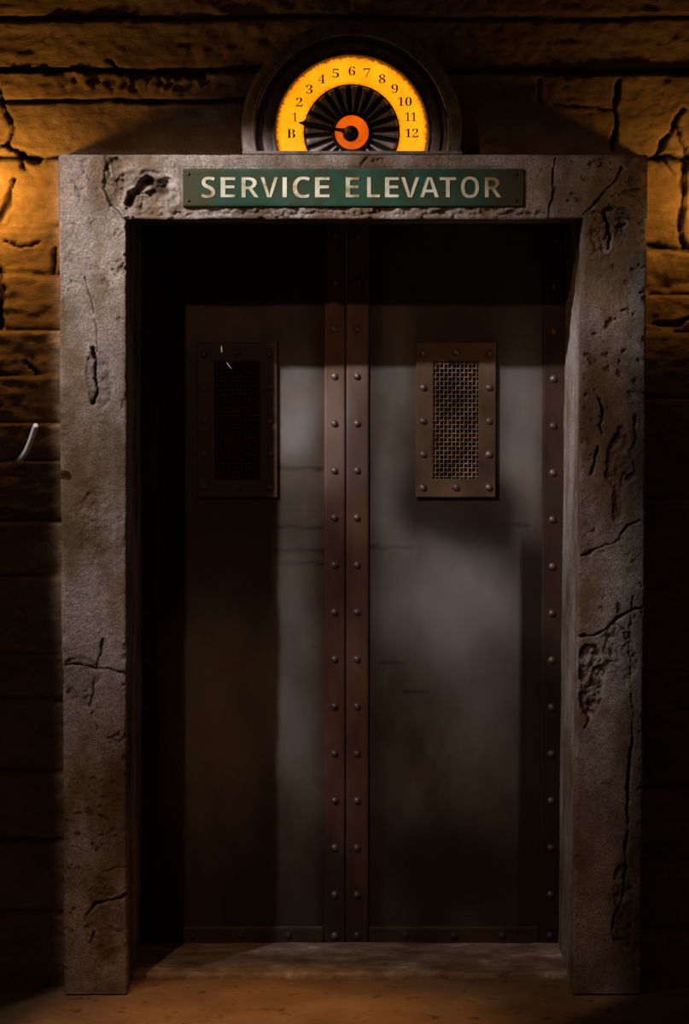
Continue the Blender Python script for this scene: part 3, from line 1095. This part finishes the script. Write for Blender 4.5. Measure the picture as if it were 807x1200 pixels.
# pointer arm: slim tapered blade ending in a small flared arrow
ang = math.atan2(10.0, 56.0)
out2 = [(-2, 3.2), (8, 3.0), (16, 2.0), (34, 2.3), (47, 2.0), (51, 2.2), (53.5, 4.2), (55, 4.8), (57, 2.4), (63, .5)]
bm = bmesh.new()
yA, yB = -.0045, -.0020
top, bot = [], []
for d_, w_ in out2:
    for sg, L_ in ((1, top), (-1, bot)):
        x_ = -(d_ * math.cos(ang)) - sg * w_ * math.sin(ang) * 1
        z_ = d_ * math.sin(ang) - sg * w_ * math.cos(ang) * -1
        L_.append((x_ * s, z_ * s))
ring = top + bot[::-1]
fr_ = [bm.verts.new((x_, yA, z_)) for x_, z_ in ring]
bk_ = [bm.verts.new((x_, yB, z_)) for x_, z_ in ring]
bm.faces.new(fr_)
bm.faces.new(bk_[::-1])
for k in range(len(ring)):
    bm.faces.new((fr_[k], bk_[k], bk_[(k + 1) % len(ring)], fr_[(k + 1) % len(ring)]))
bmesh.ops.triangulate(bm, faces=[f for f in bm.faces if len(f.verts) > 4])
o = bm_obj('pointer', bm, M_POINT, IND)
o['label'] = 'dark pointer arm stopped between B and 1'
# base bar the arch stands on
bm = bmesh.new()
add_box(bm, -127 * s, 129 * s, -.010, .09, ZL1 + .0005 - icz, zcut + .001, .002)
bm_obj('base_bar', bm, M_BRONZE, IND)

# ================================================================== CABLE
bm = bmesh.new()
ctl = [(-46, 566, .02), (-26, 566, -.035), (0, 556, -.06), (14, 547, -.10), (24, 538, -.14), (31, 528, -.17), (36, 516, -.20), (40, 504, -.225), (42.5, 498, -.24)]
pts = []
for a in range(len(ctl) - 1):
    p0, p1, p2, p3 = [np.array(ctl[min(max(a + q, 0), len(ctl) - 1)], float) for q in (-1, 0, 1, 2)]
    for t in np.linspace(0, 1, 6)[:-1]:
        pts.append(.5 * ((2 * p1) + (-p0 + p2) * t + (2 * p0 - 5 * p1 + 4 * p2 - p3) * t * t + (-p0 + 3 * p1 - 3 * p2 + p3) * t ** 3))
pts.append(np.array(ctl[-1], float))
w3 = [(P(a, b, YW + c_)[0], YW + c_, P(a, b, YW + c_)[1]) for a, b, c_ in pts]
rads = [.0074] * (len(w3) - 2) + [.0074, .0056]
add_tube(bm, w3, rads, 14)
cab = bm_obj('cable', bm, M_CABLE, None, None, True)
cab['label'] = 'short white bent cable end sticking out of the wall beside the doorway'
cab['category'] = 'cable'
cab['kind'] = 'thing'

# ================================================================== LIGHT
def lamp(name, kind, loc, energy, color, radius=.03, target=None, spot=None, blend=.5):
    L = bpy.data.lights.new(name, kind)
    L.energy = energy
    L.color = color
    L.shadow_soft_size = radius
    o = bpy.data.objects.new(name, L)
    COL.objects.link(o)
    o.location = loc
    if target is not None:
        o.rotation_euler = (Vector(target) - Vector(loc)).to_track_quat('-Z', 'Y').to_euler()
    if spot:
        L.spot_size = math.radians(spot)
        L.spot_blend = blend
    return o


# key: theatrical spot up to the left, its beam masked along the top of the lintel
KEY = Vector((-1.744, -1.60, 3.317))
key = lamp('key_spot', 'SPOT', KEY, 400, (1.0, .89, .87), .022, (.12, .1, 1.25), 78, .55)


def beam_masks(o, beam_cuts, gobo=None):
    """beam masks added in the lamp nodes, no shutters built: each (a, b, inside, soft, low, shift) dims the beam to 'low' beyond the plane through the
    lamp and the line a-b; gobo = (scale, lo, hi) breaks the beam up like a glass pattern wheel"""
    L = o.data
    L.use_nodes = True
    nt = L.node_tree
    em = nt.nodes['Emission']
    g = nt.nodes.new('ShaderNodeNewGeometry')
    p = Vector(o.location)
    out = None

    def mul(a, b):
        if a is None: return b
        mm = nt.nodes.new('ShaderNodeMath')
        mm.operation = 'MULTIPLY'
        nt.links.new(a, mm.inputs[0])
        nt.links.new(b, mm.inputs[1])
        return mm.outputs[0]
    for a, b, inside, soft, low in beam_cuts:
        nrm = (Vector(a) - p).cross(Vector(b) - p).normalized()
        if nrm.dot(Vector(inside) - p) < 0: nrm = -nrm
        dp = nt.nodes.new('ShaderNodeVectorMath')
        dp.operation = 'DOT_PRODUCT'
        nt.links.new(g.outputs['Incoming'], dp.inputs[0])
        dp.inputs[1].default_value = nrm * INC
        mr = nt.nodes.new('ShaderNodeMapRange')
        mr.interpolation_type = 'SMOOTHSTEP'
        mr.inputs[1].default_value = -soft
        mr.inputs[2].default_value = soft
        mr.inputs[3].default_value = low
        mr.inputs[4].default_value = 1
        nt.links.new(dp.outputs['Value'], mr.inputs[0])
        out = mul(out, mr.outputs[0])
    if gobo:
        nz = nt.nodes.new('ShaderNodeTexNoise')
        nz.inputs['Scale'].default_value = gobo[0]
        nz.inputs['Detail'].default_value = 2.0
        nt.links.new(g.outputs['Incoming'], nz.inputs['Vector'])
        m2 = nt.nodes.new('ShaderNodeMapRange')
        m2.inputs[1].default_value = .36
        m2.inputs[2].default_value = .62
        m2.inputs[3].default_value = gobo[1]
        m2.inputs[4].default_value = gobo[2]
        nt.links.new(nz.outputs['Fac'], m2.inputs[0])
        out = mul(out, m2.outputs[0])
    nt.links.new(out, em.inputs['Strength'])


INC = 1.0                                     # for a lamp, Incoming points along the ray it sends out
MID = (0, 0, 1.2)
beam_masks(key, [((-.7, 0, ZL1 + .05), (.75, 0, ZL1 + .02), MID, .014, 0),
                 ((-.838, 0, 0), (-.838, 0, 2), MID, .006, 0),
                 ((.10, 0, 2.33), (.80, 0, 1.93), MID, .05, .30),
                 ((.80, 0, 0), (.80, 0, 2), MID, .015, 0),
                 ((-1, 0, 1.25), (1, 0, 1.25), (0, 0, 2.2), .20, .10)], (7.0, .30, 1.2))

# weaker warm spot further out
FIL = Vector((-1.285, -3.0, 3.39))
fil = lamp('warm_spot', 'SPOT', FIL, 76, (1.0, .52, .26), .03, (0, 0, .9), 60, .8)
beam_masks(fil, [((-.7, 0, ZL1 + .06), (.75, 0, ZL1 + .06), MID, .03, 0),
                 ((-.79, 0, 0), (-.79, 0, 2), MID, .004, 0),
                 ((.76, 0, 0), (.76, 0, 2), MID, .008, 0)])

# amber wall lamps either side of the picture, close to the wall
for px, py, off, en, zlow in ((-30, 228, .15, 5.2, 570), (846, 236, .15, 2.4, 420)):
    ap = (X(px, py, 0), YW - off, Z(py, 0))
    aw = lamp('amber_wall_lamp', 'POINT', ap, en, (1.0, .47, .075), .03)
    beam_masks(aw, [((-1, YW, Z(zlow, YW)), (1, YW, Z(zlow, YW)), (ap[0], YW, ap[2] + .1), .085, .05)])
# amber pool on the floor
lamp('amber_floor_spot', 'SPOT', (-.55, -1.3, 2.9), 210, (1.0, .43, .12), .05, (-.22, -.42, 0), 27, 1.0)

wd = bpy.data.worlds.new('dark_room')
SC.world = wd
wd.use_nodes = True
wd.node_tree.nodes['Background'].inputs[0].default_value = (1.0, .56, .40, 1)
wd.node_tree.nodes['Background'].inputs[1].default_value = .018

# ================================================================== CAMERA
cam = bpy.data.cameras.new('camera')
cam.sensor_fit = 'VERTICAL'
cam.sensor_height = 36.0
cam.sensor_width = 24.21
cam.lens = F / 1200.0 * 36.0
cam.clip_end = 60
co = bpy.data.objects.new('camera', cam)
COL.objects.link(co)
co.location = (0, -D, H)
co.rotation_euler = (PI / 2 - TH, 0, 0)
SC.camera = co
SC.view_settings.view_transform = 'Standard'
SC.view_settings.look = 'None'
